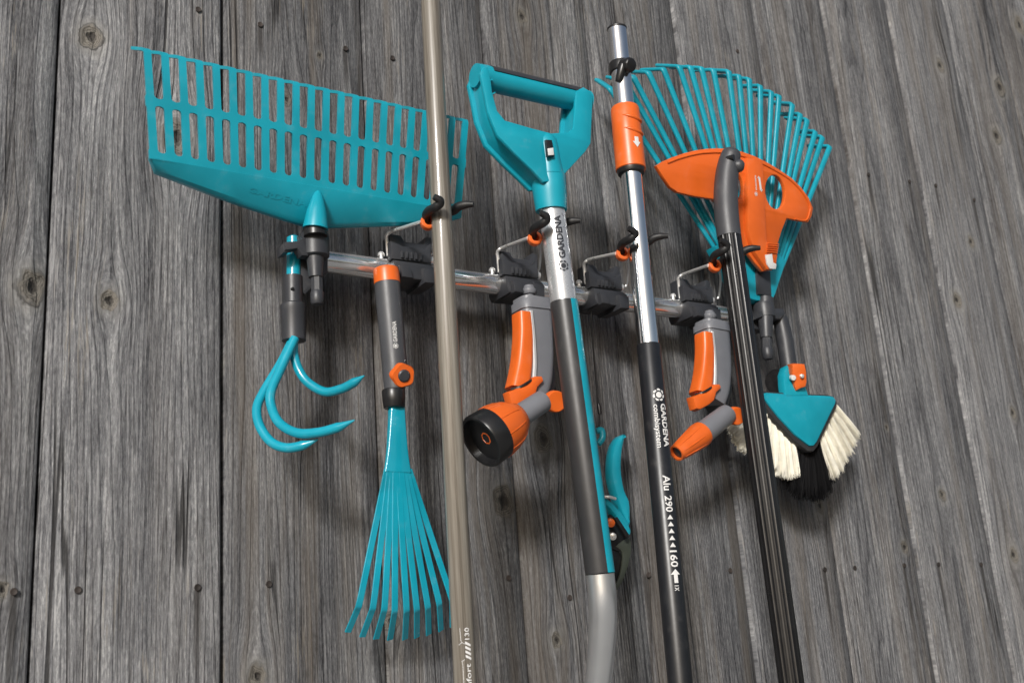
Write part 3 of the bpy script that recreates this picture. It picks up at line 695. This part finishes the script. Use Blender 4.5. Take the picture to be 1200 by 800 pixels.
lg = join(logo2d(7 * mm, 4 * mm, 7.5 * mm), shift2d(fit2d(text2d('GARDENA', .01, .0003), 50 * mm, 8 * mm), 17 * mm, 4.6 * mm), shift2d(fit2d(text2d('combisystem', .01, .0001), 50 * mm, 8 * mm), 18 * mm, -5.6 * mm))
obj('lettering', wrap(lg, T2, t_top, .0122, .0127, .20, False), M['white'], tp)
t_top = axis_at(559, T2, T1); o0 = 0
parts = [fit2d(text2d('Alu', .01, .0002), 17 * mm, 9 * mm), shift2d(fit2d(text2d('290', .01, .0002), 18 * mm, 9 * mm), 23 * mm, 0)]
for k in range(5): x = (44 + 7.6 * k) * mm; parts.append(poly2([(x, 4.5 * mm), (x + 5 * mm, 0.8 * mm), (x + 5 * mm, 8.2 * mm)]))
parts.append(shift2d(fit2d(text2d('160', .01, .0002), 18 * mm, 9 * mm), 83 * mm, 0))
parts.append(poly2([(103 * mm, 4.5 * mm), (109 * mm, -1 * mm), (109 * mm, 2.2 * mm), (118 * mm, 2.2 * mm), (118 * mm, 6.8 * mm), (109 * mm, 6.8 * mm), (109 * mm, 10 * mm)]))
parts += [line2([(121 * mm, 2 * mm), (121 * mm, 7 * mm)], .8 * mm), line2([(123 * mm, 2 * mm), (126 * mm, 7 * mm)], .8 * mm), line2([(123 * mm, 7 * mm), (126 * mm, 2 * mm)], .8 * mm)]
obj('lettering', wrap(join(*parts), T2, t_top, .0122, .0126, .13, False), M['white'], tp)

# ribbed black pole with cane grip
B0, B1 = P(936, 860, D_P), P(854.5, 276, D_P)
bp = thing('ribbed_pole', 'black fluted pole with smooth grey curved grip, rightmost pole', 'pole', B0)
NF = 15
def flute(r, a):
    out = []
    for k in range(NF * 4):
        f = (k % 4); out.append((r * (1 - (.055 if f in (2, 3) else 0)) * math.cos(2 * math.pi * k / (NF * 4)), r * (1 - (.055 if f in (2, 3) else 0)) * math.sin(2 * math.pi * k / (NF * 4))))
    return out
obj('shaft', sweep([B0, B1], lambda i, s: flute(.0131 + .0006 * s, 0)), M['ribbed'], bp, angle=25)
gp = spline([P(854.5, 278, D_P), P(851.5, 252, D_P), P(850.5, 230, D_P), P(851.5, 208, .140), P(854, 192, .143), P(856.5, 182, .146)], 6)
grs = [.0139, .0142, .0143, .0142, .0139, .0134, .0127, .0117]
gv = join(tube(gp, grs, 32), lathe(gp[-1], gp[-1] - gp[-3], [(-.001, .0117), (.003, .0111), (.006, .0094), (.0080, .0062), (.0088, .003), (.0090, 0)], 32))
obj('grip', gv, M['grip'], bp, angle=60)
kn = P(866.5, 195, .150)
obj('thumb_stop', lathe(kn + cdir(-.9, -.1, .3) * .008, cdir(.9, .15, .25), [(-.004, .005), (.002, .0072), (.007, .0080), (.0105, .0066), (.0125, .0038), (.013, 0)], 24), M['grip'], bp)
obj('hang_hole', lathe(P(863, 184, .1595), cdir(.8, -.1, .55), [(-.012, .0036), (-.0030, .0036), (-.0026, 0)], 16), M['black'], bp)

# ------------------------------------------------------------------ hose nozzles
def nozzle_body(root, ox, oy, sc, d):
    def q(x, y, dd=0): return P(ox + (x - 623) * sc, oy + (y - 352) * sc, d + dd)
    hp = spline([q(623, 352), q(624.5, 380), q(625.5, 415), q(624, 445), q(619, 468)], 5)
    hw = [.0180, .0186, .0190, .0182, .0160]
    obj('handle', sweep(hp, lambda i, s: rrect(interp(hw, s), .0150, .008, 4)), M['midgrey'], root, angle=50)
    obj('handle_cap', sweep([q(622.6, 353.5), q(622.8, 357), q(623.6, 366)], lambda i, s: rrect(.0150 + .0046 * min(1, s * 3), .0165, .009, 4)), M['midgrey'], root)
    lv = spline([q(611, 368, .008), q(612.5, 395, .008), q(610.5, 428, .008), q(605.5, 457, .008)], 5)
    obj('lever', sweep(lv, lambda i, s: rrect(.0078 + .0026 * s, .0105, .005, 4)), M['orange'], root)
    st = spline([q(618.3, 366, .010), q(621.3, 395, .010), q(622.8, 425, .010), q(622, 447, .010)], 5)
    obj('trim_strip', sweep(st, lambda i, s: rrect(.0022, .0080, .001, 1)), M['palegrey'], root)
    obj('lock_band', sweep(spline([q(599, 456, .012), q(610, 453, .019), q(621, 446.5, .019), q(625, 444, .012)], 4), lambda i, s: rrect(.0013, .0013, .0005, 1)), M['black'], root)
    cat = [(596, 458), (603, 456), (619, 448), (627, 440), (636, 440), (638, 446), (631, 453), (628, 464), (620, 471), (607, 478), (601, 476)]
    pln = wallplane(d + .020)
    obj('catch', slab(pln, [(ox + (x - 623) * sc, oy + (y - 352) * sc) for x, y in cat], .014, bevel=.003), M['orange'], root)
    obj('swivel', join(tube([q(620, 336), q(620.5, 346), q(621, 354)], [.006, .0045, .0085], 18), lathe(q(620, 341), UP, [(-.004, .0065), (-.002, .008), (.001, .008), (.003, .006), (.006, .005)], 18)), M['midgrey'], root)
    obj('rear_shell', tube(spline([q(643, 430, -.004), q(641, 448, -.004), q(633, 466, -.002), q(627, 474)], 4), [.006, .009, .012, .012], 20), M['dark'], root)
    return q
n1 = thing('hose_nozzle', 'orange and grey hose spray gun with round shower head, hanging under the second holder', 'hose nozzle', P(620, 340, .07), 'hose nozzles hanging from the rail')
q = nozzle_body(n1, 623, 352, 1.0, .075)
hc, bk = P(568, 514.5, .119), P(634, 471, .119)
ax1 = (hc - bk).normalized(); BL = (hc - bk).length
print('nozzle', BL, (R.transposed() @ ax1))
obj('barrel', join(tube([bk, hc - ax1 * .036], [.0112, .0118], 28), lathe(bk, -ax1, [(-.001, .0112), (.003, .0108), (.0045, .009), (.005, 0)], 28)), M['midgrey'], n1)
obj('knob', lathe(P(649, 470, .104), cdir(.3, .0, .95), [(-.010, .0085), (-.002, .0095), (-.001, .0112), (.007, .0112), (.0085, .0100), (.0085, 0)], 24), M['orange'], n1)
NS = .90
def scl(pr): return [(t * NS, q * NS) for t, q in pr]
obj('head', lathe(hc, ax1, scl([(-.054, .012), (-.052, .0168), (-.044, .0218), (-.037, .0258), (-.028, .0284), (-.018, .0296), (-.012, .0297), (-.012, .02)]), 40), M['orange'], n1)
for k in range(10):
    a = 2 * math.pi * k / 10; e1 = ax1.orthogonal().normalized(); e2 = ax1.cross(e1); rd = e1 * math.cos(a) + e2 * math.sin(a)
    obj('head_rib', tube([hc - ax1 * t * NS + rd * r * NS for t, r in ((.0455, .0205), (.040, .0244), (.032, .0275), (.022, .0293), (.013, .0298))], [.0002, .0005, .0006, .0006, .0005], 6, rd), M['orange'], n1)
obj('bezel', lathe(hc, ax1, scl([(-.0135, .0285), (-.0130, .0300), (.004, .0305), (.0065, .0292), (.0065, .0262), (.001, .0255), (-.002, .0250), (-.002, .0285)]), 44), M['black'], n1)
obj('face', lathe(hc, ax1, scl([(-.004, .0262), (-.003, .0256), (-.004, .020), (-.006, .010), (-.006, 0)]), 36), M['glass'], n1)
obj('spray_insert', lathe(hc - ax1 * .0015, ax1, [(-.005, .0085), (-.0006, .0078), (0, .0052), (-.0012, .0046), (-.0012, 0)], 8), M['orange'], n1)
n2 = thing('hose_nozzle', 'orange and grey hose gun with tapered orange jet tip, hanging under the rightmost holder', 'hose nozzle', P(832, 366, .07), 'hose nozzles hanging from the rail')
q = nozzle_body(n2, 834, 379, .80, .075)
tipc, bk2 = P(792.5, 531, .104), P(851, 486, .104)
ax2 = (tipc - bk2).normalized()
obj('barrel', join(tube([bk2, tipc - ax2 * .042], [.0118, .0130], 28), lathe(bk2, -ax2, [(-.001, .0118), (.003, .0112), (.0045, .009), (.005, 0)], 28)), M['midgrey'], n2)
obj('knob', lathe(P(860, 487, .104), cdir(.3, .0, .95), [(-.010, .0085), (-.002, .0090), (-.001, .0104), (.007, .0104), (.0085, .0092), (.0085, 0)], 24), M['orange'], n2)
obj('jet_tip', lathe(tipc, ax2, [(-.048, .010), (-.047, .0140), (-.040, .0144), (-.002, .0094), (0, .0090), (0, .0072), (-.004, .0070), (-.004, 0)], 32), M['orange'], n2)
obj('jet_bore', lathe(tipc, ax2, [(-.0045, .0069), (-.0035, .0069), (-.0035, 0)], 20), M['glass'], n2)
for k in range(8):
    a = 2 * math.pi * k / 8; e1 = ax2.orthogonal().normalized(); e2 = ax2.cross(e1); rd = e1 * math.cos(a) + e2 * math.sin(a)
    obj('tip_rib', tube([tipc - ax2 * t + rd * r for t, r in ((.040, .0143), (.020, .0119), (.004, .0098))], [.0003, .0008, .0004], 6, rd), M['orange'], n2)

# ------------------------------------------------------------------ secateurs hanging on a cord
sc = thing('secateurs', 'turquoise handled garden secateurs hanging on a black cord behind the silver shaft', 'secateurs', P(722, 600, .03))
sp_ = wallplane(.046)
obj('handle', slab(sp_, [(735, 508), (727, 511), (721, 521.5), (718, 537), (718, 558), (723, 579), (729, 598), (738, 616), (739.5, 605.5), (738.6, 587), (733, 574), (729, 550), (730, 529), (732.5, 516)], .016, bevel=.004, smooth=3), M['teal'], sc)
obj('handle', slab(wallplane(.050), [(690, 572), (711, 583), (720, 591), (732, 605), (739.5, 621), (737, 627), (731.5, 618.6), (721.5, 603), (711, 592), (690, 583)], .012, bevel=.002, smooth=3), M['teal'], sc)
obj('body', join(slab(wallplane(.046), [(716, 602), (722, 606), (738, 628), (737, 640), (725, 646), (712, 640), (708, 612)], .014, bevel=.002), slab(wallplane(.058), [(720, 606), (724, 605), (738, 626), (735, 630)], .006, bevel=.0015)), M['black'], sc)
obj('spring', tube(spline([P(706, 582, .05), P(714, 582, .055), P(721, 584, .053)], 4), .0018, 10), M['steel'], sc)
obj('catch', lathe(P(715.5, 612, .054), cdir(0, 0, 1), [(-.004, .0046), (.003, .0046), (.004, .003), (.004, 0)], 16), M['orange'], sc)
obj('pivot_bolt', lathe(P(718, 628, .054), cdir(0, 0, 1), [(-.004, .0040), (.002, .0040), (.003, .0025), (.003, 0)], 16), M['steel'], sc)
obj('blade', slab(wallplane(.047), [(722, 640), (737, 630), (739.5, 646), (733.5, 671), (724, 690), (716, 694), (726, 676), (730, 656), (729, 646)], .003, bevel=.0006, smooth=3), M['blade'], sc)
obj('hook_blade', slab(wallplane(.044), [(708, 640), (723, 644), (729, 652), (729, 664), (724, 678), (716, 690), (704, 690), (702, 660)], .004, bevel=.0006, smooth=2), M['black'], sc)
obj('cord_loop', tube(spline([P(699, 505, .04), P(705, 504, .042), P(706, 513, .042), P(701, 520, .04)], 5), .0036, 12), M['teal'], sc)
obj('cord', tube(spline([P(692, 352, .055), P(694, 390, .045), P(698, 440, .04), P(701.5, 475, .04), P(702.5, 490, .04), P(702, 506, .04)], 5), .0011, 8), M['black'], sc)
obj('cord_toggle', tube([P(701, 472, .04), P(702, 476, .04), P(703, 485, .04)], [.0014, .0026, .0022], 10), M['black'], sc)

# ------------------------------------------------------------------ fan leaf rake
fk = thing('fan_rake', 'fan-shaped turquoise leaf rake with orange half-moon plate at right end of the rail', 'rake', P(897, 352, .075))
piv = (892, 374)
cor = [(715, 104), (731, 93), (742, 90), (760, 85), (777.5, 81), (796, 78), (809, 78.5), (822, 80), (836, 82), (854, 84), (866, 89), (878, 93), (891, 101), (904, 108), (913, 112.5), (928.6, 122.6), (938, 134), (946, 140.6), (955.6, 154.5), (964, 161), (972.5, 172)]
for i, (x, y) in enumerate(cor):
    s = (i - 10) / 10
    dt = .118 - .045 * s * s; db = .070
    lo = (piv[0] + (x - piv[0]) * .10, piv[1] + (y - piv[1]) * .10)
    mid = (piv[0] + (x - piv[0]) * .5, piv[1] + (y - piv[1]) * .5)
    tipd = max(.012, dt - (.040 if i % 2 else .034)); long_ = 25 if i % 3 else 22
    dy = 1.0 * (i - 10) * -.10 + (-1.5 if i % 2 else .5)
    if i == 0: long_, dy = 15, -10
    if i in (1,): long_, dy = 18, -2
    c3 = P(x, y, dt); up_ = (c3 - P(*mid, (dt + db) / 2)).normalized(); tp3 = P(x - long_, y + dy, tipd); td3 = (tp3 - c3).normalized()
    pts = [P(*lo, db), P(*mid, db + (dt - db) * .45), c3 - up_ * .006, c3 - up_ * .0025, c3 - up_ * .0007 + td3 * .0007, c3 + td3 * .0025, c3 + td3 * .006, tp3]
    obj('tine', sweep(pts, lambda i, s: rrect(.0023 + .0018 * min(1, s * 3.0), .0022, .0010, 1)), M['teal'], fk, angle=50)
hub = [(838, 288), (868, 344), (876, 349), (887, 352), (905, 352.5), (909, 345), (921.5, 306), (912, 296), (900, 288), (872, 278)]
obj('hub', slab(wallplane(.082), hub, .018, bevel=.002), M['teal'], fk)
tilt = math.radians(10)
CP = Plane(P(885, 270, .104), V((0, -math.cos(tilt), -math.sin(tilt))))
def c2(x, y): return (740 + x / 2.667, 60 + y / 2.667)
cov = [c2(*p) for p in [(78, 358), (100, 344), (130, 331), (165, 319), (200, 310), (235, 305), (270, 303), (305, 305), (345, 313), (385, 327), (425, 347), (463, 370), (500, 395), (530, 424), (555, 458), (568, 490), (564, 515), (553, 534), (520, 529), (486, 522), (470, 562), (457, 605), (446, 640), (440, 684), (410, 688), (385, 660), (350, 610), (325, 560), (300, 500), (255, 462), (200, 454), (145, 441), (122, 425), (98, 390)]]
def ell(cx, cy, rx, ry, rot=0, n=20):
    out = []
    for k in range(n):
        a = 2 * math.pi * k / n; ex, ey = rx * math.cos(a), ry * math.sin(a)
        out.append(c2(cx + ex * math.cos(rot) - ey * math.sin(rot), cy + ex * math.sin(rot) + ey * math.cos(rot)))
    return out
obj('cover_plate', slab(CP, cov, .006, holes=[ell(450, 440, 31, 54, -.12), ell(328, 420, 22, 42, -.12)], bevel=.0012), M['orange'], fk)
rim = [CP.p(*p) + CP.n * .0005 for p in cov[1:19]]
obj('rim_bead', tube(spline([p + (CP.p(*c2(345, 450)) - p).normalized() * .006 for p in rim], 3), .0011, 8), M['orange'], fk)
spi = [c2(*p) for p in [(352, 335), (400, 345), (412, 590), (415, 605), (450, 610), (446, 640), (440, 682), (412, 686), (372, 628), (352, 560)]]
obj('spine', slab(CP, spi, .012, bevel=.003, h=.007), M['orange'], fk)
for k in range(5):
    yy = 604 + 6.5 * k; a_, b_ = CP.p(*c2(412 - k, yy)), CP.p(*c2(445 - k * 1.2, yy + 3)); obj('slider_rib', box((a_ + b_) / 2 + CP.n * .0075, b_ - a_, CP.n, CP.v, (b_ - a_).length, .003, .0012), M['orange'], fk)
obj('label_plate', slab(CP, [c2(*p) for p in [(404, 640), (424, 637), (428, 664), (438, 668), (436, 684), (418, 683), (408, 668)]], .002, bevel=.0004, h=.0086), M['white'], fk)
obj('slide_insert', slab(wallplane(.0855), [c2(*p) for p in [(392, 680), (434, 688), (438, 764), (396, 758)]], .006, bevel=.0006), M['dark'], fk)
SP = Plane(CP.w(0, 0, .0072), CP.n)
a_, b_ = SP.p(*c2(384, 388)), SP.p(*c2(388, 436)); dn = b_ - a_
lt = fit2d(text2d('GARDENA', .01, .0002), dn.length, dn.length * .13); obj('lettering', flat(lt, SP, a_, dn), M['white'], fk)
obj('lettering', flat(logo2d(0, 0, .0028), SP, SP.p(*c2(389, 446)), dn), M['white'], fk)
a_, b_ = SP.p(*c2(398, 390)), SP.p(*c2(405, 440)); dn = b_ - a_; l = dn.length
obj('arrow_mark', flat(join(poly2([(.08 * l, -.0016), (.92 * l, -.0016), (.92 * l, .0016), (.08 * l, .0016)]), poly2([(.0, -.0005), (.14 * l, -.0036), (.14 * l, .0005)]), poly2([(l, .0005), (.86 * l, .0036), (.86 * l, -.0005)])), SP, a_, dn), M['white'], fk)
obj('connector', join(tube([P(896.5, 350, .080), P(896.5, 362, .080)], .0105, 24), tube([P(897, 372, .08), P(897.5, 386, .08), P(898, 396, .08)], [.0095, .0082, .0074], 20), tube([P(898, 392, .08), P(898.5, 410, .08)], .0064, 8),
                      lathe(P(898.5, 408, .08), -UP, [(-.001, .006), (.001, .0068), (.008, .0070), (.012, .0064), (.014, .005), (.0142, 0)], 20)), M['dark'], fk)

# ------------------------------------------------------------------ hand brush
def c4(x, y): return (820 + x / 3.077, 340 + y / 3.077)
hbsh = thing('hand_brush', 'triangular turquoise hand brush with cream and black bristles at lower right', 'brush', P(935, 460, .07))
obj('stem', tube([P(914, 372, .074), P(917, 385, .074), P(920, 400, .074), P(925, 436, .074)], [.0090, .0100, .0104, .0104], 24), M['dark'], hbsh)
tri = [c4(*p) for p in [(226, 380), (232, 370), (242, 368), (330, 374), (470, 380), (484, 384), (492, 396), (490, 408), (424, 545), (412, 560), (396, 560), (345, 520), (285, 455)]]
obj('head', slab(wallplane(.098), tri, .010, bevel=.0016), M['teal'], hbsh)
lowt = [(x - 1.5, y + 2.5) for x, y in tri]
obj('bumper', slab(wallplane(.0955), lowt, .014, bevel=.002, inset=-.0042), M['charcoal'], hbsh)
obj('stem_plate', slab(wallplane(.099), [c4(*p) for p in [(312, 380), (306, 340), (304, 300), (312, 274), (328, 266), (345, 268), (360, 300), (380, 340), (394, 380)]], .012, bevel=.002), M['teal'], hbsh)
obj('pivot_disc', lathe(P(913, 447, .070), cdir(-.5, .1, .8), [(-.008, .014), (.004, .0165), (.008, .0150), (.009, 0)], 30), M['black'], hbsh)
ko = Plane(P(937, 441, .108), cdir(.25, .0, .97))
obj('wing_knob', slab(ko, [c4(*p) for p in [(334, 268), (350, 264), (380, 266), (386, 290), (388, 330), (384, 348), (365, 354), (350, 362), (342, 345), (340, 320), (334, 300)]], .014, bevel=.0025), M['orange'], hbsh)
obj('pivot_bolt', lathe(P(940, 440.5, .111), cdir(.25, 0, .97), [(-.004, .0024), (.0008, .0024), (.0014, .0016), (.0014, 0)], 14), M['steel'], hbsh)
obj('wing_pin', lathe(P(930.5, 442.5, .108), cdir(.25, 0, .97), [(-.006, .0032), (-.001, .0032), (-.0005, 0)], 16), M['white'], hbsh)
def tuft(p0, p1, d0, d1, mat, r0=.0045, r1=.0085, n=210):
    """one tuft of separate hairs from the head out to its trimmed tip"""
    vs, fs = [], []
    a, b_ = P(*p0, d0), P(*p1, d1); ax_ = (b_ - a); e1 = ax_.orthogonal().normalized(); e2 = ax_.normalized().cross(e1)
    for k in range(n):
        th = rnd.uniform(0, 6.283); rr = math.sqrt(rnd.random()); u, v = rr * math.cos(th), rr * math.sin(th)
        s0_ = a + (e1 * u + e2 * v) * r0; s1_ = b_ + (e1 * u + e2 * v) * r1 + ax_ * (rnd.uniform(-.10, .03) if mat is M['cream'] else rnd.uniform(-.28, .04)) + V((rnd.gauss(0, .0008), rnd.gauss(0, .0008), rnd.gauss(0, .0008)))
        sm = s0_.lerp(s1_, .5) + (e1 * u + e2 * v) * .0006
        i = len(vs); w = .00042
        for q, ww in ((s0_, w), (sm, w), (s1_, w * .7)):
            for j in range(3): vs.append(q + (e1 * math.cos(2.094 * j + th) + e2 * math.sin(2.094 * j + th)) * ww)
        for s_ in range(2):
            for j in range(3): fs.append((i + s_ * 3 + j, i + s_ * 3 + (j + 1) % 3, i + s_ * 3 + 3 + (j + 1) % 3, i + s_ * 3 + 3 + j))
    return vs, fs
left = [((230, 420), (112, 505)), ((232, 424), (120, 525)), ((236, 430), (130, 548)), ((240, 440), (150, 578)), ((240, 415), (190, 570)), ((250, 430), (225, 590)), ((265, 455), (262, 640)), ((285, 475), (290, 668)), ((305, 500), (318, 676)), ((325, 520), (340, 672))]
for k, (a_, b_) in enumerate(left):
    for dd in (0, 1):
        t = obj('bristle_tuft', tuft(c4(*a_), c4(*b_), .088 - .016 * dd, .072 - .022 * dd, M['cream'], .0036, .0070), M['cream'], hbsh)
right = [((488, 420), (562, 530)), ((478, 440), (548, 560)), ((468, 460), (532, 590)), ((455, 480), (515, 620)), ((445, 505), (500, 648)), ((432, 525), (484, 672))]
for k, (a_, b_) in enumerate(right):
    for dd in (0, 1):
        obj('bristle_tuft', tuft(c4(*a_), c4(*b_), .088 - .016 * dd, .074 - .020 * dd, M['cream'], .0036, .0070), M['cream'], hbsh)
blk = [((345, 540), (330, 690)), ((365, 550), (355, 720)), ((385, 558), (385, 735)), ((405, 560), (415, 735)), ((420, 548), (440, 715)), ((432, 535), (462, 690)), ((380, 556), (345, 745)), ((410, 556), (435, 745)), ((350, 530), (315, 715)), ((365, 545), (342, 730)), ((395, 560), (400, 750)), ((425, 540), (452, 730)), ((375, 555), (370, 750)), ((400, 556), (425, 752))]
for a_, b_ in blk:
    for dd in (0, 1):
        obj('bristle_tuft', tuft(c4(*a_), c4(*b_), .084 - .018 * dd, .062 - .024 * dd, M['hair'], .0045, .0095, 130), M['hair'], hbsh, label='black bristle tuft')
